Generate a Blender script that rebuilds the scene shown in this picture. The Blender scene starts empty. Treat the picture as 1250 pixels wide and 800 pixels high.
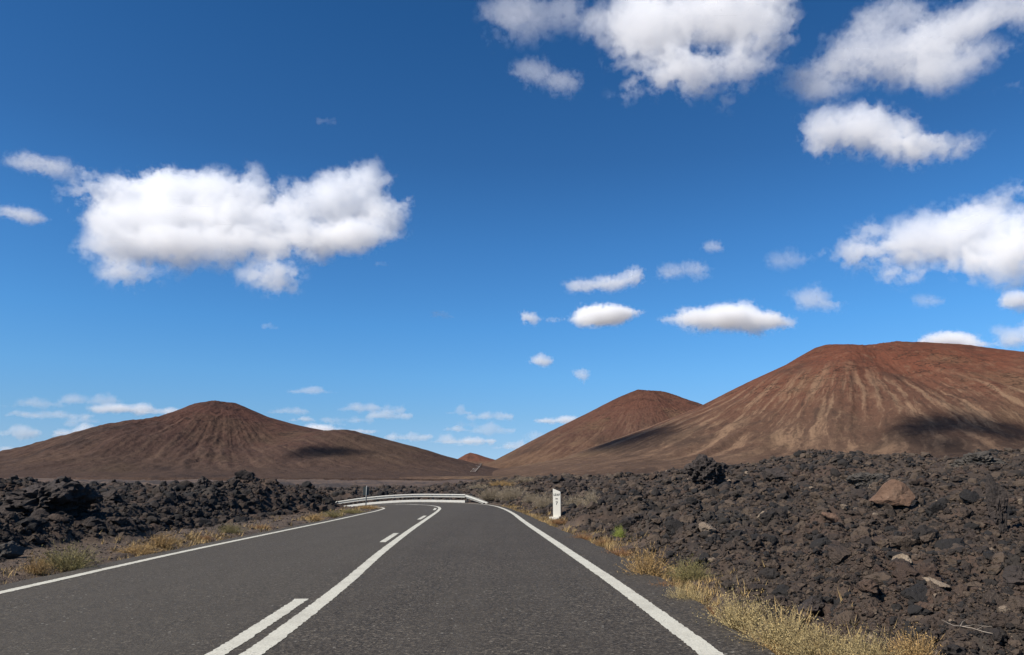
# Volcanic road scene: asphalt road bending left between lava fields, cinder cones behind, cumulus sky.
import bpy, bmesh, math, random
import numpy as np
from mathutils import Vector, Matrix

S = bpy.context.scene
COL = S.collection
rng = np.random.default_rng(7)
random.seed(7)

# ------------------------------------------------------------------ helpers
F, W0, H0 = 909.0, 1250, 800
HOR = 595.0
PITCH = math.atan((HOR - 400) / F)
EYE = np.array([0, 0, 1.25])

def ray(px, py):
    x, u = (px - 625) / F, (400 - py) / F
    return np.array([x, math.cos(PITCH) - u * math.sin(PITCH), math.sin(PITCH) + u * math.cos(PITCH)])

def at_depth(px, py, D):
    r = ray(px, py)
    return EYE + r * (D / r[1])

def sstep(a, b, x):
    t = np.clip((x - a) / (b - a), 0, 1)
    return t * t * (3 - 2 * t)

def _h(ix, iy, iz, seed):
    n = (ix.astype(np.int64) * 374761393 + iy.astype(np.int64) * 668265263 + iz.astype(np.int64) * 2147483647 + seed * 974634613) & 0xffffffff
    n = ((n ^ (n >> 13)) * 1274126177) & 0xffffffff
    n = ((n ^ (n >> 16)) * 2246822519) & 0xffffffff
    return ((n ^ (n >> 15)) & 0xffffff) / float(0xffffff)

def vn2(x, y, seed=0):
    """value noise, -1..1"""
    ix, iy = np.floor(x), np.floor(y)
    fx, fy = x - ix, y - iy
    fx = fx * fx * fx * (fx * (fx * 6 - 15) + 10); fy = fy * fy * fy * (fy * (fy * 6 - 15) + 10)
    z = np.zeros_like(ix)
    a = _h(ix, iy, z, seed); b = _h(ix + 1, iy, z, seed); c = _h(ix, iy + 1, z, seed); d = _h(ix + 1, iy + 1, z, seed)
    return ((a * (1 - fx) + b * fx) * (1 - fy) + (c * (1 - fx) + d * fx) * fy) * 2 - 1

def vn3(p, seed=0):
    i = np.floor(p); f = p - i
    f = f * f * (3 - 2 * f)
    out = 0
    for dx in (0, 1):
        for dy in (0, 1):
            for dz in (0, 1):
                w = (f[:, 0] if dx else 1 - f[:, 0]) * (f[:, 1] if dy else 1 - f[:, 1]) * (f[:, 2] if dz else 1 - f[:, 2])
                out = out + w * _h(i[:, 0] + dx, i[:, 1] + dy, i[:, 2] + dz, seed)
    return out * 2 - 1

def fbm2(x, y, oct=4, seed=0, gain=.5):
    s, a = 0, 1.0
    for k in range(oct):
        s = s + a * vn2(x * 2.03 ** k + 17.3 * k, y * 2.03 ** k - 9.1 * k, seed + k); a *= gain
    return s

def ridged2(x, y, oct=3, seed=0, gain=.5):
    s, a = 0, 1.0
    for k in range(oct):
        s = s + a * (1 - 2 * np.abs(vn2(x * 2.1 ** k + 5.7 * k, y * 2.1 ** k + 3.3 * k, seed + k))); a *= gain
    return s

def stones2(x, y, seed=0, pw=.5):
    """rounded cell bumps 0..1, like packed stones"""
    ix, iy = np.floor(x), np.floor(y)
    best = np.zeros_like(x)
    z = np.zeros_like(ix)
    for dx in (-1, 0, 1):
        for dy in (-1, 0, 1):
            cx, cy = ix + dx, iy + dy
            jx = cx + _h(cx, cy, z, seed); jy = cy + _h(cx, cy, z, seed + 1)
            r = .35 + .6 * _h(cx, cy, z, seed + 2)
            d2 = ((x - jx) ** 2 + (y - jy) ** 2) / (r * r)
            best = np.maximum(best, np.clip(1 - d2, 0, 1) ** pw * r)
    return best

def tag(o, label=None, cat=None, group=None, kind=None):
    if label: o['label'] = label
    if cat: o['category'] = cat
    if group: o['group'] = group
    if kind: o['kind'] = kind
    return o

def mesh_np(name, verts, faces, mat=None, parent=None, attrs=None, smooth=True):
    """verts n x 3, faces m x k (k = 3 or 4) -> one mesh object"""
    me = bpy.data.meshes.new(name)
    n, m, k = len(verts), len(faces), faces.shape[1]
    me.vertices.add(n); me.vertices.foreach_set('co', np.ascontiguousarray(verts, np.float32).ravel())
    me.loops.add(m * k); me.loops.foreach_set('vertex_index', np.ascontiguousarray(faces, np.int32).ravel())
    me.polygons.add(m); me.polygons.foreach_set('loop_start', np.arange(0, m * k, k, dtype=np.int32))
    me.polygons.foreach_set('use_smooth', np.full(m, smooth, dtype=bool))
    me.update(calc_edges=True)
    for an, av in (attrs or {}).items():
        a = me.attributes.new(an, 'FLOAT', 'POINT'); a.data.foreach_set('value', np.ascontiguousarray(av, np.float32))
    o = bpy.data.objects.new(name, me); COL.objects.link(o)
    if mat: me.materials.append(mat)
    if parent: o.parent = parent
    return o

def bm_obj(name, bm, mat=None, parent=None, smooth=False):
    me = bpy.data.meshes.new(name); bm.to_mesh(me); bm.free()
    if smooth:
        me.polygons.foreach_set('use_smooth', np.full(len(me.polygons), True))
    o = bpy.data.objects.new(name, me); COL.objects.link(o)
    if mat: me.materials.append(mat)
    if parent: o.parent = parent
    return o

def empty(name, loc, rz=0):
    o = bpy.data.objects.new(name, None); COL.objects.link(o)
    o.location = loc; o.rotation_euler = (0, 0, rz); o.empty_display_size = .2
    return o

def grid_faces(nr, nc, wrap=False):
    r = np.arange(nr - 1)[:, None]; c = np.arange(nc if wrap else nc - 1)[None, :]
    c2 = (c + 1) % nc
    return np.stack([r * nc + c, r * nc + c2, (r + 1) * nc + c2, (r + 1) * nc + c], -1).reshape(-1, 4)

# node helper
class N:
    def __init__(s, name):
        s.m = bpy.data.materials.new(name); s.m.use_nodes = True
        s.t = s.m.node_tree; s.b = s.t.nodes['Principled BSDF']
        s.b.inputs['Specular IOR Level'].default_value = .25
    def n(s, typ, ins=None, **kw):
        k = s.t.nodes.new(typ)
        for a, v in kw.items(): setattr(k, a, v)
        for i, v in (ins or {}).items(): s.put(k.inputs[i], v)
        return k
    def put(s, sock, v):
        if isinstance(v, bpy.types.NodeSocket): s.t.links.new(v, sock)
        else: sock.default_value = v
    def math(s, op, a, b=0.0, clamp=False):
        k = s.n('ShaderNodeMath', {0: a, 1: b}, operation=op); k.use_clamp = clamp
        return k.outputs[0]
    def noise(s, vec, scale, detail=4, rough=.55, **kw):
        return s.n('ShaderNodeTexNoise', {'Vector': vec, 'Scale': scale, 'Detail': detail, 'Roughness': rough}, **kw).outputs['Fac']
    def ramp(s, fac, stops):
        k = s.n('ShaderNodeValToRGB', {'Fac': fac}); e = k.color_ramp.elements
        while len(e) < len(stops): e.new(.5)
        for q, (p, c) in zip(e, stops):
            q.position = p; q.color = (*c, 1) if len(c) == 3 else c
        return k.outputs['Color']
    def mix(s, fac, a, b, mode='MIX'):
        k = s.n('ShaderNodeMix', data_type='RGBA', blend_type=mode)
        s.put(k.inputs[0], fac); 
        s.put(k.inputs[6], (*a, 1) if isinstance(a, tuple) and len(a) == 3 else a)
        s.put(k.inputs[7], (*b, 1) if isinstance(b, tuple) and len(b) == 3 else b)
        return k.outputs[2]
    def attr(s, name): return s.n('ShaderNodeAttribute', attribute_name=name).outputs['Fac']
    def sm(s, v, a, b):
        return s.n('ShaderNodeMapRange', {'Value': v, 'From Min': a, 'From Max': b}, interpolation_type='SMOOTHSTEP').outputs[0]
    def obj(s): return s.n('ShaderNodeTexCoord').outputs['Object']
    def pos(s): return s.n('ShaderNodeNewGeometry').outputs['Position']
    def bump(s, h, strength, dist):
        k = s.n('ShaderNodeBump', {'Height': h, 'Strength': strength, 'Distance': dist}); s.put(s.b.inputs['Normal'], k.outputs[0])
    def col(s, c): s.put(s.b.inputs['Base Color'], c)
    def rough(s, v): s.put(s.b.inputs['Roughness'], v)

# ------------------------------------------------------------------ camera, sky, sun
cam = bpy.data.cameras.new('camera'); camo = bpy.data.objects.new('camera', cam); COL.objects.link(camo)
cam.sensor_width = 36; cam.lens = 36 * F / 1250; cam.clip_start = .1; cam.clip_end = 150000
camo.location = EYE; camo.rotation_euler = (math.pi / 2 + PITCH, 0, 0); S.camera = camo

EL, AZ = math.radians(43), math.radians(-124)
world = bpy.data.worlds.new('World'); S.world = world; world.use_nodes = True
wt = world.node_tree; bg = wt.nodes['Background']
sky = wt.nodes.new('ShaderNodeTexSky'); sky.sky_type = 'NISHITA'; sky.sun_disc = False
sky.sun_elevation = EL; sky.sun_rotation = AZ; sky.air_density = 1.0; sky.dust_density = .15; sky.ozone_density = 3.5
# tune the clear-air gradient by elevation (deep polarised blue overhead, pale blue at the horizon)
tcw = wt.nodes.new('ShaderNodeTexCoord'); sep = wt.nodes.new('ShaderNodeSeparateXYZ'); rmp = wt.nodes.new('ShaderNodeValToRGB')
wt.links.new(tcw.outputs['Generated'], sep.inputs[0]); wt.links.new(sep.outputs['Z'], rmp.inputs[0])
TUNE = [(0.0, (0.364, 0.515, 0.877)), (.021, (0.361, 0.509, 0.858)), (.053, (0.347, 0.480, 0.720)), (.09, (0.332, 0.503, 0.697)), (.144, (0.314, 0.558, 0.762)),
        (.209, (0.269, 0.563, 0.793)), (.314, (0.223, 0.506, 0.736)), (.414, (0.179, 0.423, 0.633)), (.569, (0.139, 0.388, 0.595)), (.9, (0.182, 0.381, 0.556))]
el_ = rmp.color_ramp.elements
while len(el_) < len(TUNE): el_.new(.5)
for q, (p_, c_) in zip(el_, TUNE): q.position = p_; q.color = (*(1.13 * v for v in c_), 1)
mul = wt.nodes.new('ShaderNodeMix'); mul.data_type = 'RGBA'; mul.blend_type = 'MULTIPLY'; mul.inputs[0].default_value = 1
wt.links.new(sky.outputs[0], mul.inputs[6]); wt.links.new(rmp.outputs[0], mul.inputs[7])
wt.links.new(mul.outputs[2], bg.inputs[0]); bg.inputs[1].default_value = .108  # the ramp stores half values
sl = bpy.data.lights.new('sun', 'SUN'); sl.energy = 5.0; sl.angle = math.radians(.5); sl.color = (1, .93, .825)
so = bpy.data.objects.new('sun', sl); COL.objects.link(so)
SUN = Vector((math.sin(AZ) * math.cos(EL), math.cos(AZ) * math.cos(EL), math.sin(EL)))
so.rotation_euler = SUN.to_track_quat('Z', 'Y').to_euler(); so.location = SUN * 50

vs = S.view_settings; vs.view_transform = 'Standard'; vs.look = 'None'; vs.gamma = 1; vs.exposure = .48; vs.use_curve_mapping = False

# ------------------------------------------------------------------ road lines in plan
def spline(pts, step=.5):
    P = np.array(pts, float)
    d = np.r_[0, np.cumsum(np.hypot(*np.diff(P[:, :2], axis=0).T))]
    # Catmull-Rom (non-uniform via np gradient hermite)
    t = np.arange(0, d[-1], step); out = []
    m = np.gradient(P, d, axis=0)
    i = np.clip(np.searchsorted(d, t, side='right') - 1, 0, len(P) - 2)
    h = d[i + 1] - d[i]; u = (t - d[i]) / h
    u = u[:, None]; h = h[:, None]
    return (2 * u**3 - 3 * u**2 + 1) * P[i] + (u**3 - 2 * u**2 + u) * h * m[i] + (-2 * u**3 + 3 * u**2) * P[i + 1] + (u**3 - u**2) * h * m[i + 1]

R_LINE = spline([(1.75, -60), (1.72, -10), (1.58, 4), (1.40, 9.7), (1.12, 15.5), (.48, 27.9), (-.02, 38.6), (-.55, 46), (-1.25, 52.5), (-2.35, 57.8), (-4.2, 61.6), (-6.8, 64.2), (-10.5, 66.4), (-15.3, 69), (-25, 73), (-46, 81), (-90, 95)])
L_LINE = spline([(-5.7, -60), (-5.75, -10), (-5.95, 4), (-6.2, 9.5), (-6.48, 14.6), (-6.68, 21.5), (-6.9, 30), (-7.12, 36), (-7.4, 42.7), (-7.95, 47.3), (-9.5, 51.2), (-12.5, 54.8), (-17.5, 58.6), (-27, 63.2), (-48, 71.5), (-92, 86)])
C_LINE = spline([(-1.9, -60), (-1.86, -10), (-1.92, 3), (-1.99, 6.15), (-2.18, 9.8), (-2.54, 14.8), (-2.92, 21), (-3.55, 33), (-4.03, 41.8), (-4.42, 46.8), (-5.0, 50.8), (-6.1, 54.6), (-8.2, 58), (-11.5, 61), (-16.4, 63.9), (-26, 68.2), (-47, 76.3), (-91, 90.5)])

def offset(P, s):
    t = np.gradient(P, axis=0); t /= np.linalg.norm(t, axis=1)[:, None]
    return P + s * np.c_[t[:, 1], -t[:, 0]]

def sh_r(P):  # shoulder widths follow the photo: right one narrows to the bend
    w = np.interp(P[:, 1], [0, 6, 13, 18, 42, 60], [.42, .48, .82, .85, .42, .45])
    t = np.gradient(P, axis=0); t /= np.linalg.norm(t, axis=1)[:, None]
    return P + w[:, None] * np.c_[t[:, 1], -t[:, 0]]

R_EDGE, L_EDGE = sh_r(R_LINE), offset(L_LINE, -.42)

def road_z(x, y):
    d = np.maximum(0, -7 - x)
    f = np.where(d < 8, .0088 * d * d, .0088 * 64 + .1408 * (d - 8))
    f = np.minimum(f, 3.0)
    return -f * sstep(46, 60, y)

def sdist(P, x, y, right):
    """signed distance to polyline, positive on its right (right=True) or left side"""
    P = P[::4]
    out = np.empty_like(x)
    A, B = P[:-1], P[1:]
    AB = B - A; L2 = (AB ** 2).sum(1)
    for s in range(0, len(x), 40000):
        X = x[s:s + 40000, None] - A[:, 0]; Y = y[s:s + 40000, None] - A[:, 1]
        t = np.clip((X * AB[:, 0] + Y * AB[:, 1]) / L2, 0, 1)
        dx, dy = X - t * AB[:, 0], Y - t * AB[:, 1]
        d2 = dx * dx + dy * dy
        k = d2.argmin(1); ii = np.arange(len(k))
        cr = AB[k, 0] * Y[ii, k] - AB[k, 1] * X[ii, k]
        sg = np.where(cr < 0, 1, -1) * (1 if right else -1)
        out[s:s + 40000] = np.sqrt(d2[ii, k]) * sg
    return out

def plain_z(x, y):
    D = np.hypot(x, y)
    return .0122 * np.maximum(0, D - 150) + .5

def terrain(x, y):
    """-> z, lava mask, road distance, far mask"""
    D = np.hypot(x, y)
    sR, sL = sdist(R_EDGE, x, y, True), sdist(L_EDGE, x, y, False)
    isR = sR > sL
    s = np.maximum(sR, sL)
    rz = road_z(x, y)
    # right / outer side
    Hr = np.clip(.95 + .029 * y, .95, 2.4) * np.interp(x, [0, 5, 9, 15, 26], [1, .86, .76, .9, 1.3])
    wv = 1 - sstep(46, 58, y) * (1 - sstep(-13, 7, x + .04 * (y - 60)))
    big = fbm2(x / 9, y / 9, 3, 11)
    zR = rz * (1 - sstep(2, 14, s)) + (Hr * (1 + .22 * big) * wv + .25 * (1 - wv)) * (1 - np.exp(-np.maximum(s - .5, 0) / 7))
    lavR = sstep(.15, .9, s + .55 * fbm2(x / .8, y / .8, 3, 5)) * (1 - .85 * sstep(-2, 1, -wv + .0) * 0)
    # left mound
    s2 = s + .7 * fbm2(x / 3, y / 3, 3, 21)
    zL = rz + .06 * sstep(.3, 2, s) + (np.interp(y, [-20, 16, 30, 46, 60], [.6, .62, .7, 1.0, 1.0]) + .2 * fbm2(x / 5, y / 5, 3, 31)) * sstep(2.2, 4.9, s2)
    lavL = sstep(1.9, 2.6, s2)
    z = np.where(isR, zR, zL); lav = np.where(isR, lavR, lavL)
    # rough lava relief
    on = D < 260
    a = np.zeros_like(x); xo, yo, m = x[on], y[on], lav[on]
    stn = stones2(xo / .55, yo / .55, 3, .9)
    rel = .18 * ridged2(xo / 2.6, yo / 2.6, 3, 41) + .2 * stn + .34 * stones2(xo / 1.7 + 3, yo / 1.7, 9, 1.2) * sstep(-.25, .3, vn2(xo / 4, yo / 4, 77)) + .16 * fbm2(xo / 4.5, yo / 4.5, 2, 78)
    rel += .09 * stones2(xo / .2, yo / .2, 6) + .05 * stones2(xo / .085, yo / .085, 8) + .03 * fbm2(xo / .09, yo / .09, 2, 51)
    rel -= .34 * stones2(xo / 1.25 + 9, yo / 1.25, 19, 1.0) * sstep(.0, .5, vn2(xo / 2.6 + 4, yo / 2.6, 79))
    rel -= .2
    fine = .012 * fbm2(xo / .25, yo / .25, 3, 61) + .02 * stones2(xo / .12, yo / .12, 66) * sstep(.1, .5, s[on])
    a[on] = m * rel * np.clip(.45 + .35 * s[on], .4, 1) + (1 - m) * fine * (s[on] > 0)
    far = sstep(85, 170, D)
    z = z + a * (1 - far)
    z = z * (1 - far) + far * (plain_z(x, y) + 1.2 * fbm2(x / 40, y / 40, 3, 71) + .5 * ridged2(x / 7, y / 7, 3, 72) * (1 - sstep(250, 600, D)))
    # keep under the asphalt
    z = np.where(s < 0, rz - .07, np.where(s < .35, rz - .07 + (z - rz + .05) * np.clip(s / .35, 0, 1), z))
    return z, lav, s, far

def gz(x, y):
    return float(terrain(np.array([float(x)]), np.array([float(y)]))[0][0])

def hit(px, py, lo=4.0, hi=140.0):
    """where the line of sight through a photo point meets the terrain"""
    r = ray(px, py); r = r / math.hypot(r[0], r[1])
    t = np.exp(np.linspace(math.log(lo), math.log(hi), 900))
    P = EYE + r * t[:, None]
    g = terrain(P[:, 0], P[:, 1])[0]
    k = np.nonzero(P[:, 2] < g)[0]
    i = k[0] if len(k) else len(t) - 1
    return Vector((P[i, 0], P[i, 1], g[i]))

# ------------------------------------------------------------------ materials
def lava_layers(n, vec, tint=None):
    a = n.noise(vec, 1.1, 6, .6); b = n.noise(vec, 9, 5, .65); c = n.noise(vec, 45, 3, .6)
    base = n.ramp(a, [(.3, (0.0230, 0.0177, 0.0148)), (.5, (0.0449, 0.0334, 0.0269)), (.64, (0.0606, 0.0423, 0.0316)), (.8, (0.0836, 0.0472, 0.0316))])
    g = n.noise(vec, .33, 4, .6)
    base = n.mix(n.math('MULTIPLY', n.sm(g, .52, .62), .45), base, (0.0752, 0.0452, 0.0316))
    base = n.mix(n.math('MULTIPLY', n.sm(g, .46, .36), .5), base, (0.0376, 0.0345, 0.0288))
    base = n.mix(n.sm(b, .56, .78), base, (0.0889, 0.0718, 0.0557))
    base = n.mix(n.sm(b, .46, .25), base, (.02, .018, .018))
    base = n.mix(n.sm(c, .62, .78), base, (.14, .115, .09))
    base = n.mix(n.math('MULTIPLY', n.sm(c, .44, .32), .7), base, (.012, .011, .01))
    return base, b, c

def m_ground():
    n = N('ground_soil_and_lava'); v = n.pos()
    lava, b, c = lava_layers(n, v)
    soil = n.ramp(n.noise(v, 2.3, 6, .65), [(.3, (.045, .033, .026)), (.5, (.08, .057, .041)), (.7, (.13, .09, .06))])
    soil = n.mix(n.sm(n.noise(v, 60, 2), .6, .75), soil, (.24, .2, .16))
    soil = n.mix(n.sm(n.noise(v, 35, 2), .58, .72), soil, (.035, .03, .027))
    pn = n.noise(v, .012, 8, .62)
    plain = n.ramp(pn, [(.32, (0.0440, 0.0317, 0.0264)), (.45, (0.0748, 0.0510, 0.0387)), (.58, (0.1012, 0.0686, 0.0484)), (.7, (0.1320, 0.0924, 0.0616))])
    strip = n.n('ShaderNodeMapping', {'Vector': v, 'Scale': (.006, .03, 0)}).outputs[0]
    ln = n.noise(strip, 1.0, 7, .65)
    farl = n.math('MULTIPLY', n.sm(ln, .5, .56), n.sm(n.attr('dist'), 420, 160))
    plain = n.mix(farl, plain, (.024, .02, .019))
    plain = n.mix(n.math('MULTIPLY', n.sm(n.noise(v, .35, 5, .7), .56, .7), n.sm(n.attr('dist'), 500, 100)), plain, (.17, .12, .085))
    near = n.mix(n.attr('lava'), soil, lava)
    n.col(n.mix(n.attr('far'), near, plain)); n.rough(.95)
    n.bump(n.math('ADD', n.math('MULTIPLY', b, 1.0), n.math('MULTIPLY', c, .5)), .8, .06)
    return n.m

def m_lava_rock(name='lava_rock', warm=0.0):
    n = N(name); v = n.n('ShaderNodeVectorMath', {0: n.pos(), 1: (3.1, 7.7, 1.3)}, operation='ADD').outputs[0]
    base, b, c = lava_layers(n, v)
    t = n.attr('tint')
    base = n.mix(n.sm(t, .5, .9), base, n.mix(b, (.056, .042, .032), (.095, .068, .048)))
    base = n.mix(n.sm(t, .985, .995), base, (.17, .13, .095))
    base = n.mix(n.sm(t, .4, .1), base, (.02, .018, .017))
    n.col(base); n.rough(.92)
    n.bump(n.math('ADD', b, n.math('MULTIPLY', c, .6)), .9, .05)
    return n.m

def m_stone(name, c0, c1, c2, sc=3.0, bump=.03):
    n = N(name); v = n.obj()
    a = n.noise(v, sc, 7, .62); b = n.noise(v, sc * 7, 5, .65)
    base = n.ramp(a, [(.3, c0), (.52, c1), (.72, c2)])
    base = n.mix(n.sm(b, .6, .78), base, tuple(min(1, q * 1.7) for q in c2))
    base = n.mix(n.sm(b, .42, .25), base, tuple(q * .5 for q in c0))
    n.col(base); n.rough(.9); n.bump(n.math('ADD', a, b), .7, bump)
    return n.m

def m_asphalt():
    n = N('worn_asphalt'); v = n.pos()
    big = n.noise(v, .45, 5, .6); mid = n.noise(v, 21, 3, .65); fine = n.noise(v, 75, 2, .7)
    stretch = n.n('ShaderNodeMapping', {'Vector': v, 'Scale': (2.2, .08, 1)}).outputs[0]
    tr = n.noise(stretch, 1.0, 4, .55)
    agg = n.n('ShaderNodeTexVoronoi', {'Vector': v, 'Scale': 58.0}, feature='F1')
    rnd = n.n('ShaderNodeSeparateColor', {0: agg.outputs['Color']}).outputs[0]
    agg2 = n.n('ShaderNodeTexVoronoi', {'Vector': v, 'Scale': 17.0}, feature='F1')
    rnd2 = n.n('ShaderNodeSeparateColor', {0: agg2.outputs['Color']}).outputs[1]
    agg3 = n.n('ShaderNodeTexVoronoi', {'Vector': v, 'Scale': 40.0}, feature='F1')
    rnd3 = n.n('ShaderNodeSeparateColor', {0: agg3.outputs['Color']}).outputs[0]
    mx = n.math('ADD', n.math('MULTIPLY', rnd, .5), n.math('MULTIPLY', rnd3, .5))
    base = n.ramp(mx, [(.12, (0.0108, 0.0091, 0.0070)), (.42, (0.0361, 0.0298, 0.0222)), (.62, (0.0559, 0.0463, 0.0348)), (.8, (0.0992, 0.0826, 0.0623)), (.95, (0.1894, 0.1610, 0.1224))])
    base = n.mix(n.math('MULTIPLY', n.sm(fine, .5, .3), .5), base, (0.0126, 0.0104, 0.0081))
    base = n.mix(n.math('MULTIPLY', n.sm(mid, .54, .66), .6), base, (0.1037, 0.0867, 0.0653))
    base = n.mix(n.math('MULTIPLY', n.sm(mid, .46, .34), .7), base, (0.0217, 0.0181, 0.0141))
    base = n.mix(n.math('MULTIPLY', n.sm(tr, .4, .7), .5), base, (0.0614, 0.0520, 0.0401))
    base = n.mix(n.math('MULTIPLY', n.sm(big, .45, .66), .35), base, (0.0379, 0.0305, 0.0230))
    lane = n.sm(n.n('ShaderNodeSeparateXYZ', {0: v}).outputs[0], -1.6, -3.2)
    base = n.mix(n.math('MULTIPLY', lane, .3), base, (0.0767, 0.0669, 0.0519))
    fl = n.math('MULTIPLY', n.sm(agg2.outputs['Distance'], .26, .16), n.sm(rnd2, .93, .95))
    base = n.mix(n.math('MULTIPLY', fl, .6), base, (.3, .28, .24))
    n.col(base); n.rough(.85)
    n.bump(n.math('ADD', agg.outputs['Distance'], n.math('MULTIPLY', fine, .6)), .5, .01)
    return n.m

def m_paint():
    n = N('road_paint'); v = n.pos()
    a = n.noise(v, 60, 4, .65); b = n.noise(v, 5, 4, .6)
    base = n.mix(n.sm(a, .35, .65), (.4, .385, .32), (.53, .51, .43))
    hole = n.sm(n.math('ADD', a, n.math('MULTIPLY', b, .45)), .6, .53)
    base = n.mix(n.math('MULTIPLY', hole, .75), base, (.075, .07, .06))
    base = n.mix(n.math('MULTIPLY', n.sm(n.noise(v, 1.7, 5, .65), .45, .7), .3), base, (.22, .2, .165))
    n.col(base); n.rough(.75); n.bump(a, .4, .006)
    return n.m

def m_plain(name, c, rough=.6, metal=0.0, var=.12, sc=6.0):
    n = N(name); a = n.noise(n.obj(), sc, 5, .6)
    n.col(n.mix(a, tuple(q * (1 - var) for q in c), tuple(min(1, q * (1 + var)) for q in c))); n.rough(rough)
    n.b.inputs['Metallic'].default_value = metal
    return n.m

def m_plant():
    n = N('dry_plant'); oi = n.n('ShaderNodeObjectInfo')
    t = n.attr('tint')
    base = n.mix(1.0, oi.outputs['Color'], n.ramp(t, [(0, (.55, .5, .45)), (.5, (.95, .95, .95)), (1, (1.5, 1.4, 1.2))]), 'MULTIPLY')
    n.col(base); n.rough(.8)
    return n.m

M_GROUND, M_LAVA, M_ASPH, M_PAINT, M_PLANT = m_ground(), m_lava_rock(), m_asphalt(), m_paint(), m_plant()
M_STEEL = m_plain('galvanised_steel', (.42, .41, .375), .5, .0, .2, 3)
M_POSTST = m_plain('weathered_steel', (.12, .115, .11), .6, .2, .2, 3)
M_WHITE = m_plain('white_painted_concrete', (.6, .57, .49), .7, 0, .07, 9)
M_BLACK = m_plain('black_lettering_paint', (.012, .012, .012), .6)
M_PLATE = m_plain('dark_plate_back', (.03, .04, .042), .6)
M_POLE = m_plain('grey_pole', (.17, .175, .17), .6)

# ------------------------------------------------------------------ ground sheet (polar tessellation, fine near the road)
fov = np.radians(np.linspace(-39, 39, 840))
rest = np.radians(np.linspace(39, 321, 110)[1:-1])
ang = np.r_[fov, rest]
rad = np.r_[np.linspace(.3, 3.4, 24)[:-1], np.exp(np.linspace(math.log(3.4), math.log(130), 560)), np.exp(np.linspace(math.log(130), math.log(60000), 150))[1:]]
RR, AA = np.meshgrid(rad, ang, indexing='ij')
X, Y = (RR * np.sin(AA)).ravel(), (RR * np.cos(AA)).ravel()
Z, LAV, SD, FAR = terrain(X, Y)
Z = np.where(RR.ravel() > 5000, plain_z(np.zeros_like(X), 5000 + 0 * X) - (RR.ravel() - 5000) * .004, Z)
fc = grid_faces(len(rad), len(ang), True)
nc = len(ang)
verts = np.c_[X, Y, Z]
# centre cap
verts = np.vstack([verts, [[0, 0, -.07]]])
pad = lambda a, v: np.r_[a, v]
ground = mesh_np('ground', verts, fc[:, ::-1], M_GROUND, attrs={'lava': pad(LAV, 0), 'far': pad(FAR, 0), 'dist': pad(RR.ravel(), 0)})
tag(ground, kind='structure')

# ------------------------------------------------------------------ road and markings
def ribbon(name, A, B, z, mat, cols=2, crown=0.0):
    n = min(len(A), len(B)); 
    t = np.linspace(0, 1, cols)[None, :, None]
    P = A[:n, None, :] * (1 - t) + B[:n, None, :] * t
    x, y = P[..., 0].ravel(), P[..., 1].ravel()
    v = np.c_[x, y, road_z(x, y) + z]
    return mesh_np(name, v, grid_faces(n, cols), mat)

def resample(P, n):
    d = np.r_[0, np.cumsum(np.hypot(*np.diff(P, axis=0).T))]
    t = np.linspace(0, d[-1], n)
    return np.c_[np.interp(t, d, P[:, 0]), np.interp(t, d, P[:, 1])]

# match both edges to the centre line by nearest normals: resample piecewise on shared stations
def stations(P):
    d = np.r_[0, np.cumsum(np.hypot(*np.diff(P, axis=0).T))]
    k = np.argmin(np.hypot(P[:, 0] + 7, P[:, 1] - 50) if P is L_EDGE else np.hypot(P[:, 0] + 2.6, P[:, 1] - 58))
    return np.vstack([resample(P[:k + 1], 320), resample(P[k:], 120)[1:]])
LE, RE = stations(L_EDGE), stations(R_EDGE)
jl = .05 * fbm2(LE[:, 1] / .5, LE[:, 0], 3, 81)[:, None]; jr = .05 * fbm2(RE[:, 1] / .5, RE[:, 0], 3, 82)[:, None]
road = ribbon('road', LE + jl, RE + jr, 0.0, M_ASPH, 14); tag(road, kind='structure')

def line_strip(name, P, w, z=.004):
    P = np.vstack([resample(P, max(8, int(len(P) * .5 / .03)))])
    A, B = offset(P, -w / 2), offset(P, w / 2)
    ja = .009 * vn2(P[:, 1] / .045, P[:, 0] * 0, 3)[:, None]; jb = .009 * vn2(P[:, 1] / .045, P[:, 0] * 0, 9)[:, None]
    return tag(ribbon(name, A + ja, B + jb, z, M_PAINT, 2), kind='structure')

near = lambda P: P[(P[:, 1] > -25)]
line_strip('edge_line', near(R_LINE), .19)
line_strip('edge_line', near(L_LINE), .15)
line_strip('centre_line', near(C_LINE), .17)
D_LINE = offset(near(C_LINE), -.27)
dd = np.r_[0, np.cumsum(np.hypot(*np.diff(D_LINE, axis=0).T))]
y0 = np.interp(9.35, D_LINE[:, 1], dd)
for k in range(-3, 7):
    e = y0 + 12.6 * k
    m = (dd <= e) & (dd >= e - 4.2)
    if m.sum() > 3: line_strip('lane_dash', D_LINE[m], .15)

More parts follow.
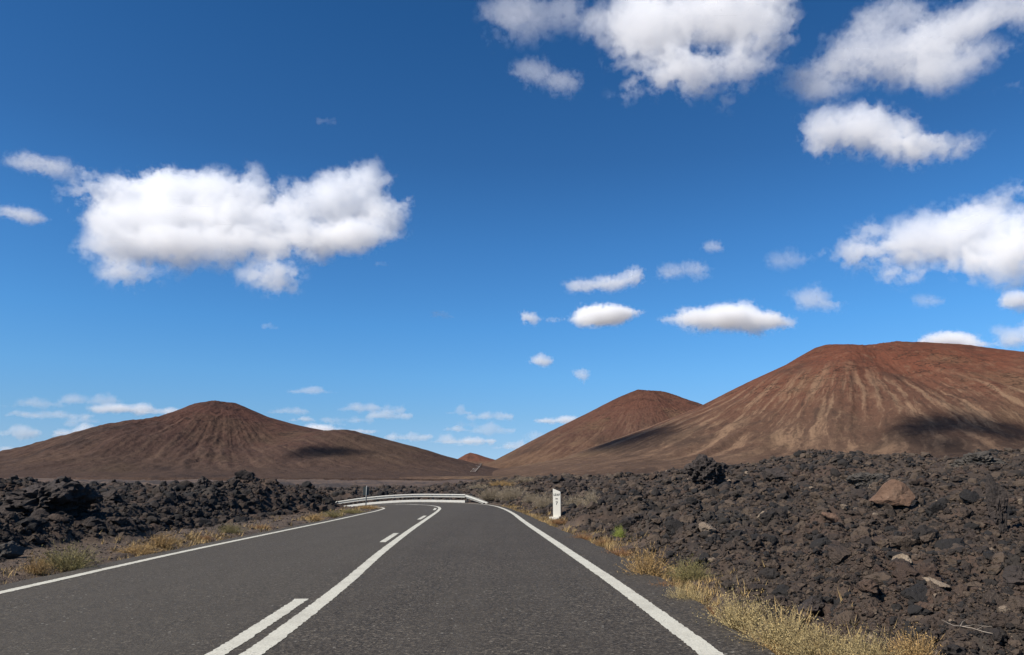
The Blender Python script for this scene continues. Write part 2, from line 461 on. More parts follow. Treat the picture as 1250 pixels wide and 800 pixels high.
# ------------------------------------------------------------------ guard rail on the outside of the bend
gr_path = offset(R_LINE, .75)
i0 = int(np.argmin(np.hypot(gr_path[:, 0] + 3.95, gr_path[:, 1] - 62.0)))
gp = gr_path[i0:i0 + 90]
gr = empty('guard_rail', (gp[0, 0], gp[0, 1], 0))
tag(gr, 'long galvanised guard rail with double beams around the outside of the road bend', 'guard rail')
g0 = np.array([gp[0, 0], gp[0, 1], 0])
def sweep(name, path3, prof, mat, parent):
    P = path3 - g0
    t = np.gradient(P[:, :2], axis=0); t /= np.linalg.norm(t, axis=1)[:, None]
    nrm = np.c_[-t[:, 1], t[:, 0]]   # towards the road (left)
    pr = np.array(prof)
    V = np.zeros((len(P), len(pr), 3))
    V[..., 0] = P[:, None, 0] + nrm[:, None, 0] * pr[None, :, 0]
    V[..., 1] = P[:, None, 1] + nrm[:, None, 1] * pr[None, :, 0]
    V[..., 2] = P[:, None, 2] + pr[None, :, 1]
    o = mesh_np(name, V.reshape(-1, 3), grid_faces(len(P), len(pr)), mat, parent, smooth=False)
    sd = o.modifiers.new('thickness', 'SOLIDIFY'); sd.thickness = .012; sd.offset = 0
    return o
WB = [(.0, -.14), (.02, -.135), (.085, -.1), (.085, -.08), (-.04, -.05), (-.06, 0), (-.04, .05), (.085, .08), (.085, .1), (.02, .135), (.0, .14)]
zr = road_z(gp[:, 0], gp[:, 1])
sweep('rail_beam', np.c_[gp, zr + .55], WB, M_STEEL, gr)
sweep('lower_rail', np.c_[gp, zr + .11] , [(.05, -.1), (.08, -.085), (.08, .075), (.05, .09)], M_STEEL, gr)
# sloping end terminal dropping to the verge
tp = gr_path[i0 - 6:i0 + 1][::-1]
k = np.linspace(0, 1, len(tp))
out = np.array([.3, .0])
sweep('end_terminal', np.c_[tp + out * (k ** 1.5)[:, None], .55 - .57 * k], WB, M_STEEL, gr)
for q in range(0, len(gp), 4):
    bm = bmesh.new()
    bmesh.ops.create_cube(bm, size=1, matrix=Matrix.Translation((0, 0, .33)) @ Matrix.Diagonal((.1, .06, .72, 1)))
    bmesh.ops.create_cube(bm, size=1, matrix=Matrix.Translation((-.09, 0, .6)) @ Matrix.Diagonal((.08, .05, .2, 1)))
    p = bm_obj('post', bm, M_POSTST, gr)
    tq = gp[min(q + 1, len(gp) - 1)] - gp[max(q - 1, 0)]
    p.rotation_euler = (0, 0, math.atan2(tq[1], tq[0]) - math.pi / 2)
    nv = np.array([tq[1], -tq[0]]) / np.hypot(*tq) * .16
    p.location = (gp[q, 0] + nv[0] - g0[0], gp[q, 1] + nv[1] - g0[1], float(zr[q]) - .05)

# ------------------------------------------------------------------ slim sign seen from behind at the bend
sx, sy = at_depth(446.8, 614, 56)[:2]
sg = empty('road_sign', (sx, sy, gz(sx, sy) - .02))
tag(sg, 'slim grey pole carrying a small dark sign panel, standing before the guard rail', 'sign')
bm = bmesh.new(); bmesh.ops.create_cone(bm, cap_ends=True, segments=14, radius1=.042, radius2=.042, depth=1.55, matrix=Matrix.Translation((0, 0, .775)))
bm_obj('pole', bm, M_POLE, sg, True)
bm = bmesh.new(); bmesh.ops.create_cube(bm, size=1, matrix=Matrix.Translation((-.04, .06, 1.16)) @ Matrix.Diagonal((.44, .02, .6, 1)))
bmesh.ops.bevel(bm, geom=bm.edges[:], offset=.006, segments=2)
bm_obj('sign_panel', bm, M_PLATE, sg)

# ------------------------------------------------------------------ white kilometre post
kp = hit(680, 632)
km = empty('kilometre_post', (kp.x, kp.y, kp.z - .04), math.radians(-9))
tag(km, 'white concrete kilometre post with slanted top standing in the lava verge', 'kilometre post')
SC = math.hypot(kp.x, kp.y) / 909
pw, ph, ph2 = 8.9 * SC, 34 * SC, 30.3 * SC
bm = bmesh.new()
vv = [bm.verts.new(p) for p in [(-pw / 2, -.07, 0), (pw / 2, -.07, 0), (pw / 2, -.07, ph2), (-pw / 2, -.07, ph),
                                (-pw / 2, .07, 0), (pw / 2, .07, 0), (pw / 2, .07, ph2), (-pw / 2, .07, ph)]]
for f in ((0, 1, 2, 3), (5, 4, 7, 6), (4, 0, 3, 7), (1, 5, 6, 2), (3, 2, 6, 7), (4, 5, 1, 0)): bm.faces.new([vv[i] for i in f])
bmesh.ops.bevel(bm, geom=bm.edges[:], offset=.012, segments=2)
bm_obj('post_body', bm, M_WHITE, km)
bm = bmesh.new(); bmesh.ops.create_cube(bm, size=1, matrix=Matrix.Translation((.02, -.02, .0)) @ Matrix.Diagonal((.62, .34, .09, 1)))
bmesh.ops.bevel(bm, geom=bm.edges[:], offset=.012, segments=2)
bm_obj('base_slab', bm, M_WHITE, km)
for body, size, z in (('LZ-67', .1, ph2 * .885), ('km', .07, ph2 * .735), ('7', .17, ph2 * .56)):
    c = bpy.data.curves.new('lettering', 'FONT'); c.body = body; c.size = size; c.align_x = 'CENTER'; c.align_y = 'CENTER'; c.extrude = .002; c.offset = .003
    tmp = bpy.data.objects.new('lettering_curve', c); me = bpy.data.meshes.new_from_object(tmp); bpy.data.objects.remove(tmp)
    o = bpy.data.objects.new('lettering', me); COL.objects.link(o); o.parent = km; me.materials.clear(); me.materials.append(M_BLACK)
    o.location = (0, -.0735, z); o.rotation_euler = (math.pi / 2, 0, 0)

# ------------------------------------------------------------------ rocks
def ico(sub):
    bm = bmesh.new(); bmesh.ops.create_icosphere(bm, subdivisions=sub, radius=1)
    bm.verts.ensure_lookup_table()
    v = np.array([p.co[:] for p in bm.verts]); f = np.array([[q.index for q in x.verts] for x in bm.faces]); bm.free()
    return v, f

def rock_shape(sub, seed, rough=1.0, cuts=6):
    v, f = ico(sub); r = np.random.default_rng(seed)
    o = r.uniform(-50, 50, 3)
    rad_ = 1 + .38 * vn3(v * 1.3 + o, 1) + rough * .22 * vn3(v * 2.9 + o, 2)
    if sub > 1: rad_ += rough * .15 * (1 - 2 * np.abs(vn3(v * 5.5 + o, 3)))
    if sub > 2: rad_ += rough * .075 * vn3(v * 12 + o, 4) + rough * .04 * vn3(v * 25 + o, 5)
    p = v * rad_[:, None]
    for _ in range(cuts):
        d = r.normal(size=3); d /= np.linalg.norm(d); h = r.uniform(.55, .95)
        e = np.maximum(0, p @ d - h); p = p - .85 * e[:, None] * d
    p *= r.uniform(.75, 1.25, 3)
    return p, f

VAR = {s: [rock_shape(s, 100 * s + k, 1.5, 2 + k % 4) for k in range(12)] for s in (1, 2, 3, 4)}

def rotm(r, n):
    q = r.normal(size=(n, 4)); q /= np.linalg.norm(q, axis=1)[:, None]
    w, x, y, z = q.T
    return np.stack([np.stack([1 - 2 * (y*y + z*z), 2 * (x*y - w*z), 2 * (x*z + w*y)], -1),
                     np.stack([2 * (x*y + w*z), 1 - 2 * (x*x + z*z), 2 * (y*z - w*x)], -1),
                     np.stack([2 * (x*z - w*y), 2 * (y*z + w*x), 1 - 2 * (x*x + y*y)], -1)], 1)

def scatter(name, x, y, rad_, tint, sink=.2):
    z = terrain(x, y)[0]
    D = np.hypot(x, y)
    pix = rad_ * 2 / D * 745
    lod = np.where(pix > 26, 4, np.where(pix > 11, 3, np.where(pix > 4.5, 2, 1)))
    which = rng.integers(0, 12, len(x))
    Vs, Fs, Ts, off = [], [], [], 0
    for s in (1, 2, 3, 4):
        for k in range(12):
            i = np.nonzero((lod == s) & (which == k))[0]
            if not len(i): continue
            p, f = VAR[s][k]
            R = rotm(rng, len(i))
            R[:, 2, :] *= .8
            V = np.einsum('nij,vj->nvi', R, p) * rad_[i, None, None]
            V += np.stack([x[i], y[i], z[i] + rad_[i] * (.8 - sink * 2) * .5], -1)[:, None, :]
            Fs.append((f[None] + off + (np.arange(len(i)) * len(p))[:, None, None]).reshape(-1, 3))
            Vs.append(V.reshape(-1, 3)); Ts.append(np.repeat(tint[i], len(p))); off += len(i) * len(p)
    return mesh_np(name, np.vstack(Vs), np.vstack(Fs), M_LAVA, attrs={'tint': np.concatenate(Ts)}, smooth=False)

n0 = 270000
u = rng.uniform(math.tan(math.radians(-39)), math.tan(math.radians(39)), n0)
D = np.where(rng.uniform(size=n0) < .55, 1 / rng.uniform(1 / 60, 1 / 4.2, n0), np.exp(rng.uniform(math.log(4.2), math.log(125), n0)))
x, y = u * D, D
_, lav, sd, far = terrain(x, y)
q = .0016 * rng.uniform(.0012, 1, n0) ** (-.345)
rr = np.clip(D * q, .009, .13 + .0032 * D) * np.clip(.5 + .35 * sd, .3, 1)
keep = (lav > .4) & (sd > .3)
edge = (sd > .1) & (sd < 2.4) & (lav <= .45) & (rng.uniform(size=n0) < .16)
rr = np.where(edge, np.clip(rr * .5, .012, .06), rr)
keep |= edge
x, y, rr = x[keep], y[keep], rr[keep]
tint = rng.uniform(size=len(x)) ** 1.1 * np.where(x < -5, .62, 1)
back = (y > 72) & (x < 3) & (np.sin(y * .21) > -.3)
tint = np.where(back, np.clip(.5 + .46 * tint, 0, .97), tint)
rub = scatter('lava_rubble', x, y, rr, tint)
tag(rub, 'jagged black and brown lava rubble covering the fields on both sides of the road', 'lava rubble', kind='stuff')

M_BROWN = m_stone('rusty_brown_stone', (.085, .05, .034), (.13, .078, .052), (.17, .11, .075), 2.2, .05)
M_PALE = m_stone('pale_stone', (.12, .09, .065), (.2, .155, .11), (.27, .215, .16), 4)
M_GREY = m_stone('grey_lava', (.035, .031, .027), (.058, .051, .044), (.085, .075, .064), 3, .05)
M_DARK = m_stone('dark_lava', (.026, .022, .02), (.044, .035, .031), (.062, .048, .042), 3, .08)

def boulder(px, py, w, h, label, mat, seed, sub=4, rough=1.0, cuts=6, dep=.85, name='boulder', lean=0, up=.42, cat='boulder', D=None):
    """w, h: photo size; stands where its line of sight meets the field"""
    p = hit(px, py + h * .35) if D is None else Vector(at_depth(px, py + h * .35, D))
    if D is not None: p.z = gz(p.x, p.y)
    k = math.hypot(p.x, p.y) / 909 * 1.0
    v, f = rock_shape(sub, seed, rough, cuts)
    v = v - (v.max(0) + v.min(0)) / 2
    v = v / (v.max(0) - v.min(0)) 
    v = v * np.array([w * k, w * k * dep, h * k * 1.15])
    c, s = math.cos(lean), math.sin(lean)
    v = np.c_[v[:, 0] * c + v[:, 2] * s, v[:, 1], -v[:, 0] * s + v[:, 2] * c]
    o = mesh_np(name, v, f, mat, smooth=False)
    o.location = (p.x, p.y, p.z + h * k * up); o.rotation_euler = (0, 0, -math.atan2(p.x, p.y))
    tag(o, label, cat)
    return o

def slabby(px, py, pts, thick, label, mat, k_tilt=0):
    pass

# angular brown boulder, built as its own faceted shape
p = hit(1090, 623); kk = math.hypot(p.x, p.y) / 909
bv = np.array([(-25, 2, -8), (-22, -8, -7), (-6, -11, -6), (12, -10, -5), (24, -3, -2), (20, 10, -8), (-10, 12, -10),
               (-12, -5, 8), (2, -4, 20), (9, -5, 19), (19, -2, 9), (12, 7, 14), (-4, 6, 16), (16, -9, -14), (-16, -7, -11)], float) * kk
bm = bmesh.new()
for q in bv: bm.verts.new(q)
bmesh.ops.convex_hull(bm, input=bm.verts[:])
bmesh.ops.delete(bm, geom=[v for v in bm.verts if not v.link_faces], context='VERTS')
bmesh.ops.triangulate(bm, faces=bm.faces[:])
bmesh.ops.subdivide_edges(bm, edges=bm.edges[:], cuts=7, use_grid_fill=True)
co = np.array([v.co[:] for v in bm.verts])
dn = .035 * vn3(co * 4, 3) + .02 * vn3(co * 11, 4)
for v, d in zip(bm.verts, dn): v.co += v.co.normalized() * float(d)
b = bm_obj('boulder', bm, M_BROWN)
b.location = (p.x, p.y, p.z + 12 * kk); b.rotation_euler = (0, 0, -math.atan2(p.x, p.y) + .1); b.scale = (.9, .9, .8)
tag(b, 'angular rusty brown boulder, the only large brown one, lying on the dark lava slope', 'boulder')

boulder(863, 582, 54, 34, 'large rounded black lava knob rising above the lava skyline under the red slope', M_DARK, 33, 5, 1.3, 0, name='lava_boulder', D=38, up=.36)
boulder(697, 576, 26, 13, 'small spiky dark lava knob on the skyline above the white post', M_DARK, 4, 4, 1.8, 2, name='lava_boulder', D=55)
boulder(62, 607, 92, 46, 'biggest dark lava mound beside the road with its shaded side facing the asphalt', M_DARK, 5, 5, 1.5, 3, name='lava_boulder', D=18.2, up=.42)
boulder(132, 599, 30, 17, 'squat black lava knob standing just apart from the biggest lava mound', M_DARK, 6, 4, 1.6, 3, name='lava_boulder', D=23.5)
boulder(297, 585, 26, 15, 'rounded black lava knob, highest on the lava bank by the road bend', M_DARK, 8, 4, 1.5, 3, name='lava_boulder', D=37)
boulder(249, 593, 22, 18, 'upright dark lava knob on the bank beside the rounded highest knob', M_DARK, 9, 4, 1.6, 3, name='lava_boulder', D=31)
boulder(10, 676, 26, 16, 'grey wedge shaped rock on the gravel below the dark lava bank', M_GREY, 10, 4, .7, 6, name='boulder')
boulder(932, 633, 14, 10, 'small cream coloured stone among dark rubble uphill of the verge', M_PALE, 12, 3, .6, 6, name='stone', cat='stone')
boulder(1015, 637, 20, 9, 'narrow tan slab tilted on the lava slope below the brown boulder', M_BROWN, 13, 3, .5, 8, name='rock_slab', lean=.5, cat='rock')
boulder(1101, 688, 22, 14, 'beige block half sunk in the lava rubble', M_PALE, 14, 4, .7, 6, name='stone', cat='stone')
boulder(1142, 716, 27, 7, 'long pale grey slab lying flat between lava stones', M_PALE, 15, 4, .5, 8, name='rock_slab', lean=.35, cat='rock')
boulder(1222, 632, 20, 54, 'tall narrow dark lava spire standing upright in the field', M_DARK, 16, 5, 1.1, 4, name='lava_spire', up=.5, cat='lava spire')
boulder(945, 566, 30, 16, 'broad craggy lava outcrop on the skyline with a rusty streak behind it', M_DARK, 17, 4, 1.6, 3, name='lava_boulder', D=38)
boulder(1195, 566, 52, 22, 'wide grey lava slab outcrop on the crest of the lava field', M_GREY, 18, 5, 1.3, 1, name='lava_outcrop', dep=.8, D=33, up=.3, cat='lava outcrop')
boulder(1060, 577, 46, 18, 'low grey lava outcrop behind the brown boulder', M_GREY, 19, 5, 1.2, 1, name='lava_outcrop', dep=.8, D=31, up=.25, cat='lava outcrop')
boulder(1245, 712, 26, 22, 'round dark reddish lava block at the edge of the lava field beyond the spire', M_DARK, 20, 4, .9, 4, name='lava_boulder')
boulder(990, 745, 30, 18, 'low brownish lava block just behind the largest straw shrub', M_DARK, 21, 4, 1.0, 4, name='lava_boulder')

# bleached dead twigs on the rubble
tw = hit(1185, 782)
bm = bmesh.new()
def tube(bm, pts, r0, r1, seg=5):
    rings = []
    for i, q in enumerate(pts):
        q = Vector(q); d = (Vector(pts[min(i + 1, len(pts) - 1)]) - Vector(pts[max(i - 1, 0)])).normalized()
        a = d.orthogonal().normalized(); b_ = d.cross(a); r = r0 + (r1 - r0) * i / (len(pts) - 1)
        rings.append([bm.verts.new(q + (a * math.cos(2 * math.pi * s / seg) + b_ * math.sin(2 * math.pi * s / seg)) * r) for s in range(seg)])
    for A, B in zip(rings, rings[1:]):
        for s in range(seg): bm.faces.new((A[s], A[(s + 1) % seg], B[(s + 1) % seg], B[s]))
tube(bm, [(-.22, -.02, .12), (-.08, .0, .11), (.08, .04, .12), (.3, .1, .1)], .006, .003)
tube(bm, [(-.1, .0, .11), (.0, -.06, .1), (.12, -.13, .07), (.22, -.22, .06)], .006, .003)
tube(bm, [(-.12, .0, .11), (-.05, .06, .15), (.06, .12, .17)], .005, .002)
tube(bm, [(-.22, -.02, .12), (-.3, -.02, .15), (-.36, .02, .18)], .005, .002)
tube(bm, [(.05, -.09, .09), (.15, -.07, .12), (.27, -.08, .12)], .003, .002)
tb = bm_obj('dead_branch', bm, m_stone('bleached_wood', (.2, .16, .12), (.3, .25, .2), (.38, .33, .27), 9, .004), smooth=True)
tb.location = (tw.x, tw.y, tw.z + .0); tb.scale = (.5, .5, .6)
tag(tb, 'bleached forked dead branch lying on the rubble behind the straw shrubs', 'branch')

# ------------------------------------------------------------------ plants
def shrub_mesh(name, seed, stems=170, leaves=26, leaf=.035, spread=1.0, hgt=.8, fine=.006):
    """dome of thin stems carrying tiny leaves; radius about 1, height about hgt"""
    r = np.random.default_rng(seed)
    V, Fc, T = [], [], []
    def quad(a, b_, c, d, t):
        n = len(V); V.extend((a, b_, c, d)); Fc.append((n, n + 1, n + 2, n + 3)); T.extend((t,) * 4)
    for s in range(stems):
        az = r.uniform(0, 2 * math.pi); rad0 = .25 * math.sqrt(r.uniform()) 
        el = math.radians(r.uniform(12, 88)) 
        L = r.uniform(.55, 1.05)
        d = np.array([math.cos(az) * math.cos(el) * spread, math.sin(az) * math.cos(el) * spread, math.sin(el) * hgt])
        p = np.array([math.cos(az) * rad0, math.sin(az) * rad0, 0.0])
        bend = r.normal(size=3) * .12
        prev = p; tt = r.uniform(0, .7)
        pts = [p + d * L * q + bend * q * q for q in (0, .3, .6, .85, 1)]
        for a, b_ in zip(pts, pts[1:]):
            w = np.cross(b_ - a, r.normal(size=3)); w = w / (np.linalg.norm(w) + 1e-9) * fine
            quad(a - w, a + w, b_ + w * .6, b_ - w * .6, tt * .7)
        for _ in range(leaves):
            q = r.uniform(.3, 1.05)
            c = p + d * L * q + bend * q * q + r.normal(size=3) * .06
            a = r.normal(size=3); a /= np.linalg.norm(a); b_ = np.cross(a, r.normal(size=3)); b_ /= np.linalg.norm(b_) + 1e-9
            sz = leaf * r.uniform(.5, 1.3)
            quad(c - a * sz, c + b_ * sz * .35, c + a * sz, c - b_ * sz * .35, np.clip(tt * .5 + r.uniform(0, .6), 0, 1))
    me_o = (np.array(V), np.array(Fc), np.array(T))
    me_o[0][:, 2] = np.maximum(me_o[0][:, 2], -.02)
    return me_o

SHR = []
def shrub_data(kind):
    args = [dict(seed=1, stems=330, leaves=18, leaf=.022, fine=.005), dict(seed=2, stems=330, leaves=9, leaf=.03, hgt=.95, fine=.006),
            dict(seed=3, stems=280, leaves=20, leaf=.021, hgt=.75, fine=.005), dict(seed=4, stems=260, leaves=12, leaf=.03, hgt=.6, spread=1.1)][kind]
    return shrub_mesh('shrub', **args)
SHD = []
for k in range(4):
    V, Fc, T = shrub_data(k)
    o = mesh_np('dry_shrub', V, Fc, M_PLANT, attrs={'tint': T}, smooth=False)
    SHD.append(o.data); bpy.data.objects.remove(o)

GOLD, RUST, STRAW, OLIVE, PALE, GREEN = (.33, .22, .095), (.26, .14, .065), (.36, .285, .14), (.2, .175, .075), (.29, .24, .17), (.3, .34, .08)
used = set()
def shrub(px, py, w, h, c, label, kind=None, name='dry_shrub', cat='shrub', group=None, D=None):
    """(px, py) is the foot of the plant; w, h its photo size"""
    p = hit(px, py) if D is None else Vector(at_depth(px, py, D))
    if D is not None: p.z = gz(p.x, p.y)
    k = math.hypot(p.x, p.y) / 909
    kd = random.randrange(4) if kind is None else kind
    o = bpy.data.objects.new(name, SHD[kd]); COL.objects.link(o)
    o.location = (p.x, p.y, p.z - .03); o.rotation_euler = (0, 0, random.uniform(0, 6.28))
    o.scale = (w * k / 2, w * k / 2, h * k / .95)
    j = random.uniform(.88, 1.12)
    o.color = (*(q * j for q in c), 1)
    tag(o, label, cat, group)
    return o
RV = 'dry shrubs along the right verge'; LV = 'dry shrubs along the left verge'; PV = 'pale shrubs near the white post'
shrub(713, 660, 34, 15, RUST, 'small rust coloured shrub, first one on the verge nearer than the white post', 3, group=RV)
shrub(735, 666, 24, 12, RUST, 'thin rusty tuft next to the first rust coloured shrub', 0, group=RV)
shrub(757, 679, 40, 17, RUST, 'low rusty red shrub just before the bright golden orange one', 3, group=RV)
shrub(790, 706, 62, 36, GOLD, 'bright golden orange shrub spilling onto the asphalt edge', 1, group=RV)
shrub(843, 707, 52, 31, OLIVE, 'rounded olive green shrub behind the golden orange shrub', 0, group=RV)
shrub(812, 722, 42, 20, RUST, 'low russet shrub below the golden orange one at the asphalt edge', 3, group=RV)
shrub(838, 738, 52, 32, STRAW, 'straw and olive shrub between the olive shrub and the asphalt', 2, group=RV)
shrub(868, 752, 34, 18, RUST, 'small reddish shrub touching the asphalt before the big straw shrub', 3, group=RV)
shrub(905, 768, 88, 48, STRAW, 'big pale straw shrub, first of the dense straw clump by the road', 2, group=RV)
shrub(955, 788, 96, 48, STRAW, 'wide straw shrub in the middle of the dense clump by the road', 0, group=RV)
shrub(1000, 804, 100, 44, STRAW, 'straw shrub at the near end of the dense clump beside rubble', 2, group=RV)
shrub(945, 800, 60, 28, GOLD, 'low golden shrub in front of the dense straw clump at the asphalt', 3, group=RV)
shrub(1062, 812, 84, 44, STRAW, 'yellowish straw shrub between the dense clump and the sparse golden shrub', 0, group=RV)
shrub(1118, 815, 62, 34, GOLD, 'sparse golden shrub nearest the dead branch', 1, group=RV)
shrub(756, 656, 16, 17, GREEN, 'tiny fresh yellow green plant among dark stones', 2, name='green_plant', cat='plant')
shrub(776, 659, 10, 8, GREEN, 'tiniest green sprig beside the yellow green plant', 2, name='green_plant', cat='plant')
shrub(598, 612, 34, 15, PALE, 'pale tan shrub beside the end of the guard rail', 1, group=PV)
shrub(625, 611, 44, 22, PALE, 'tallest pale shrub between guard rail end and white post', 0, group=PV)
shrub(648, 613, 26, 14, PALE, 'small pale shrub halfway from the rail end to the white post', 2, group=PV)
shrub(664, 620, 32, 20, PALE, 'pale brown shrub just left of and behind the white post', 0, group=PV)
shrub(703, 621, 36, 18, PALE, 'pale brown shrub just right of and behind the white post', 2, group=PV)
shrub(722, 618, 24, 18, PALE, 'narrow pale shrub, second one right of the white post', 1, group=PV)
shrub(684, 640, 26, 9, RUST, 'low rusty plant at the foot of the white post', 3, group=PV)
shrub(612, 604, 34, 10, GOLD, 'far tawny shrub on the rise behind the tallest pale shrub', 3, group=PV, D=74)
shrub(640, 600, 36, 9, PALE, 'far faded shrub on the rise behind the smallest pale shrub', 3, group=PV, D=76)
shrub(585, 607, 30, 9, PALE, 'far faded shrub directly behind the guard rail corner', 3, group=PV, D=72)
shrub(82, 694, 62, 30, OLIVE, 'olive green shrub, largest on the verge below the dark lava bank', 0, group=LV)
shrub(45, 701, 34, 18, GOLD, 'golden dry shrub beside the largest olive shrub of its verge', 1, group=LV)
shrub(168, 675, 46, 15, GOLD, 'golden shrub in the middle of the verge below the lava bank', 3, group=LV)
shrub(198, 669, 44, 16, GOLD, 'golden shrub touching the mid verge golden one on its far side', 1, group=LV)
shrub(248, 659, 22, 8, RUST, 'small orange tuft between golden shrubs and the olive one by the bank', 3, group=LV)
shrub(281, 651, 34, 14, OLIVE, 'olive shrub at the foot of the middle of the lava bank', 2, group=LV)
shrub(318, 645, 24, 7, RUST, 'low brown tuft at the foot of the lava bank', 3, group=LV)
shrub(384, 635, 28, 10, GOLD, 'golden green shrub at the far end of the lava bank', 2, group=LV)
shrub(405, 631, 30, 9, OLIVE, 'olive shrub where the edge line starts to bend', 2, group=LV)
shrub(428, 626, 32, 8, OLIVE, 'olive grassy shrub near the foot of the slim sign', 3, group=LV)
shrub(450, 621, 30, 7, GOLD, 'last golden shrub on the inside of the bend before the rail', 3, group=LV)

# dry grass tufts thinly covering the verges: one mass nobody could count
def grass():
    V, Fc, T = [], [], []
    n = 2600
    side = rng.uniform(size=n) < .52
    yy = np.exp(rng.uniform(math.log(4.5), math.log(54), n))
    Vl = []
    for i in range(n):
        yv = yy[i]
        if side[i]:
            ex = np.interp(yv, R_EDGE[:250, 1], R_EDGE[:250, 0]); x_ = ex + abs(rng.normal(0, .35)) + .05
        else:
            ex = np.interp(yv, L_EDGE[:220, 1], L_EDGE[:220, 0]); x_ = ex - abs(rng.normal(0, .7)) - .08
        Vl.append((x_, yv))
    P = np.array(Vl)
    m = vn2(P[:, 0] / 1.3, P[:, 1] / 1.3, 91) + rng.uniform(-.5, .5, n) > -.05
    P = P[m]; z = terrain(P[:, 0], P[:, 1])[0]
    for (x_, y_), z_ in zip(P, z):
        s = rng.uniform(.5, 1.3) * min(1.0, .5 + y_ / 40)
        t0 = rng.uniform(0, 1)
        for _ in range(int(rng.integers(7, 14))):
            a = rng.uniform(0, 6.28); l = s * rng.uniform(.05, .16); o_ = rng.normal(0, .05, 2) * s
            b0 = np.array([x_ + o_[0], y_ + o_[1], z_ - .01]); tip = b0 + np.array([math.cos(a) * l * .8, math.sin(a) * l * .8, l])
            w = np.array([-math.sin(a), math.cos(a), 0]) * .0035 * (1 + y_ / 14)
            k = len(V); V += [b0 - w, b0 + w, tip]; Fc.append((k, k + 1, k + 2)); T += [t0 * .6 + rng.uniform(0, .4)] * 3
    o = mesh_np('dry_grass', np.array(V), np.array(Fc), M_PLANT, attrs={'tint': np.array(T)}, smooth=False)
    o.color = (.27, .19, .085, 1)
    tag(o, 'thin golden dry grass along both road verges', 'grass', kind='stuff')
grass()

# ------------------------------------------------------------------ volcanic hills
def m_hill(name, top, mid, low, streak, dark, s_amt=1.0, tan_amt=1.0):
    n = N(name); th, hr, rr_ = n.attr('th'), n.attr('hr'), n.attr('rr')
    v = n.n('ShaderNodeCombineXYZ', {0: n.math('MULTIPLY', n.math('ADD', th, n.math('MULTIPLY', n.noise(n.obj(), .012, 4, .6), .09)), 17.0), 1: n.math('MULTIPLY', rr_, 1.5), 2: 0.0}).outputs[0]
    p = n.obj()
    blot = n.noise(p, .008, 7, .62); blot2 = n.noise(p, .03, 6, .65); fine = n.noise(p, .22, 5, .7)
    st = n.noise(v, 1.3, 5, .6); st2 = n.noise(v, 4.2, 5, .6)
    hh = n.math('ADD', hr, n.math('MULTIPLY', n.math('SUBTRACT', blot, .5), .55))
    base = n.ramp(hh, [(.12, low), (.42, mid), (.8, top), (1, tuple(q * .85 for q in top))])
    band = n.math('MULTIPLY', n.sm(hr, .03, .22), n.sm(hr, .8, .4))
    base = n.mix(n.math('MULTIPLY', n.math('MULTIPLY', n.sm(st, .48, .62), band), .68 * s_amt), base, streak)
    base = n.mix(n.math('MULTIPLY', n.math('MULTIPLY', n.sm(st2, .54, .7), n.sm(hr, .95, .3)), .45 * s_amt), base, streak)
    base = n.mix(n.math('MULTIPLY', n.sm(st2, .47, .33), .5), base, dark)
    base = n.mix(n.math('MULTIPLY', n.sm(blot2, .57, .72), .32 * tan_amt), base, tuple(q * .9 for q in streak))
    base = n.mix(n.math('MULTIPLY', n.sm(n.noise(p, .0045, 5, .6), .52, .66), .5), base, tuple(q * f for q, f in zip(streak, (.62, .66, .62))))
    base = n.mix(n.math('MULTIPLY', n.sm(blot, .47, .34), .6), base, dark)
    base = n.mix(n.math('MULTIPLY', n.sm(fine, .54, .7), .6), base, dark)
    mid_ = n.noise(p, .075, 5, .7)
    base = n.mix(n.math('MULTIPLY', n.sm(mid_, .54, .68), .5), base, dark)
    base = n.mix(n.math('MULTIPLY', n.sm(mid_, .44, .32), .4), base, tuple(q * .8 for q in streak))
    base = n.mix(n.math('MULTIPLY', n.sm(fine, .4, .27), .35), base, streak)
    ledge = n.math('MULTIPLY', n.sm(n.math('ABSOLUTE', n.math('SUBTRACT', n.noise(n.n('ShaderNodeMapping', {'Vector': p, 'Scale': (.6, 1, 2.4)}).outputs[0], .016, 6, .62), .5)), .013, .003), n.math('MULTIPLY', n.sm(hr, .35, .6), n.sm(blot, .47, .56)))
    base = n.mix(n.math('MULTIPLY', ledge, .8), base, tuple(q * .6 for q in dark))
    n.col(base); n.rough(.97); n.b.inputs['Specular IOR Level'].default_value = .05
    n.bump(n.math('ADD', n.math('MULTIPLY', blot2, 5.0), n.math('MULTIPLY', fine, 1.0)), .6, 2.2)
    return n.m

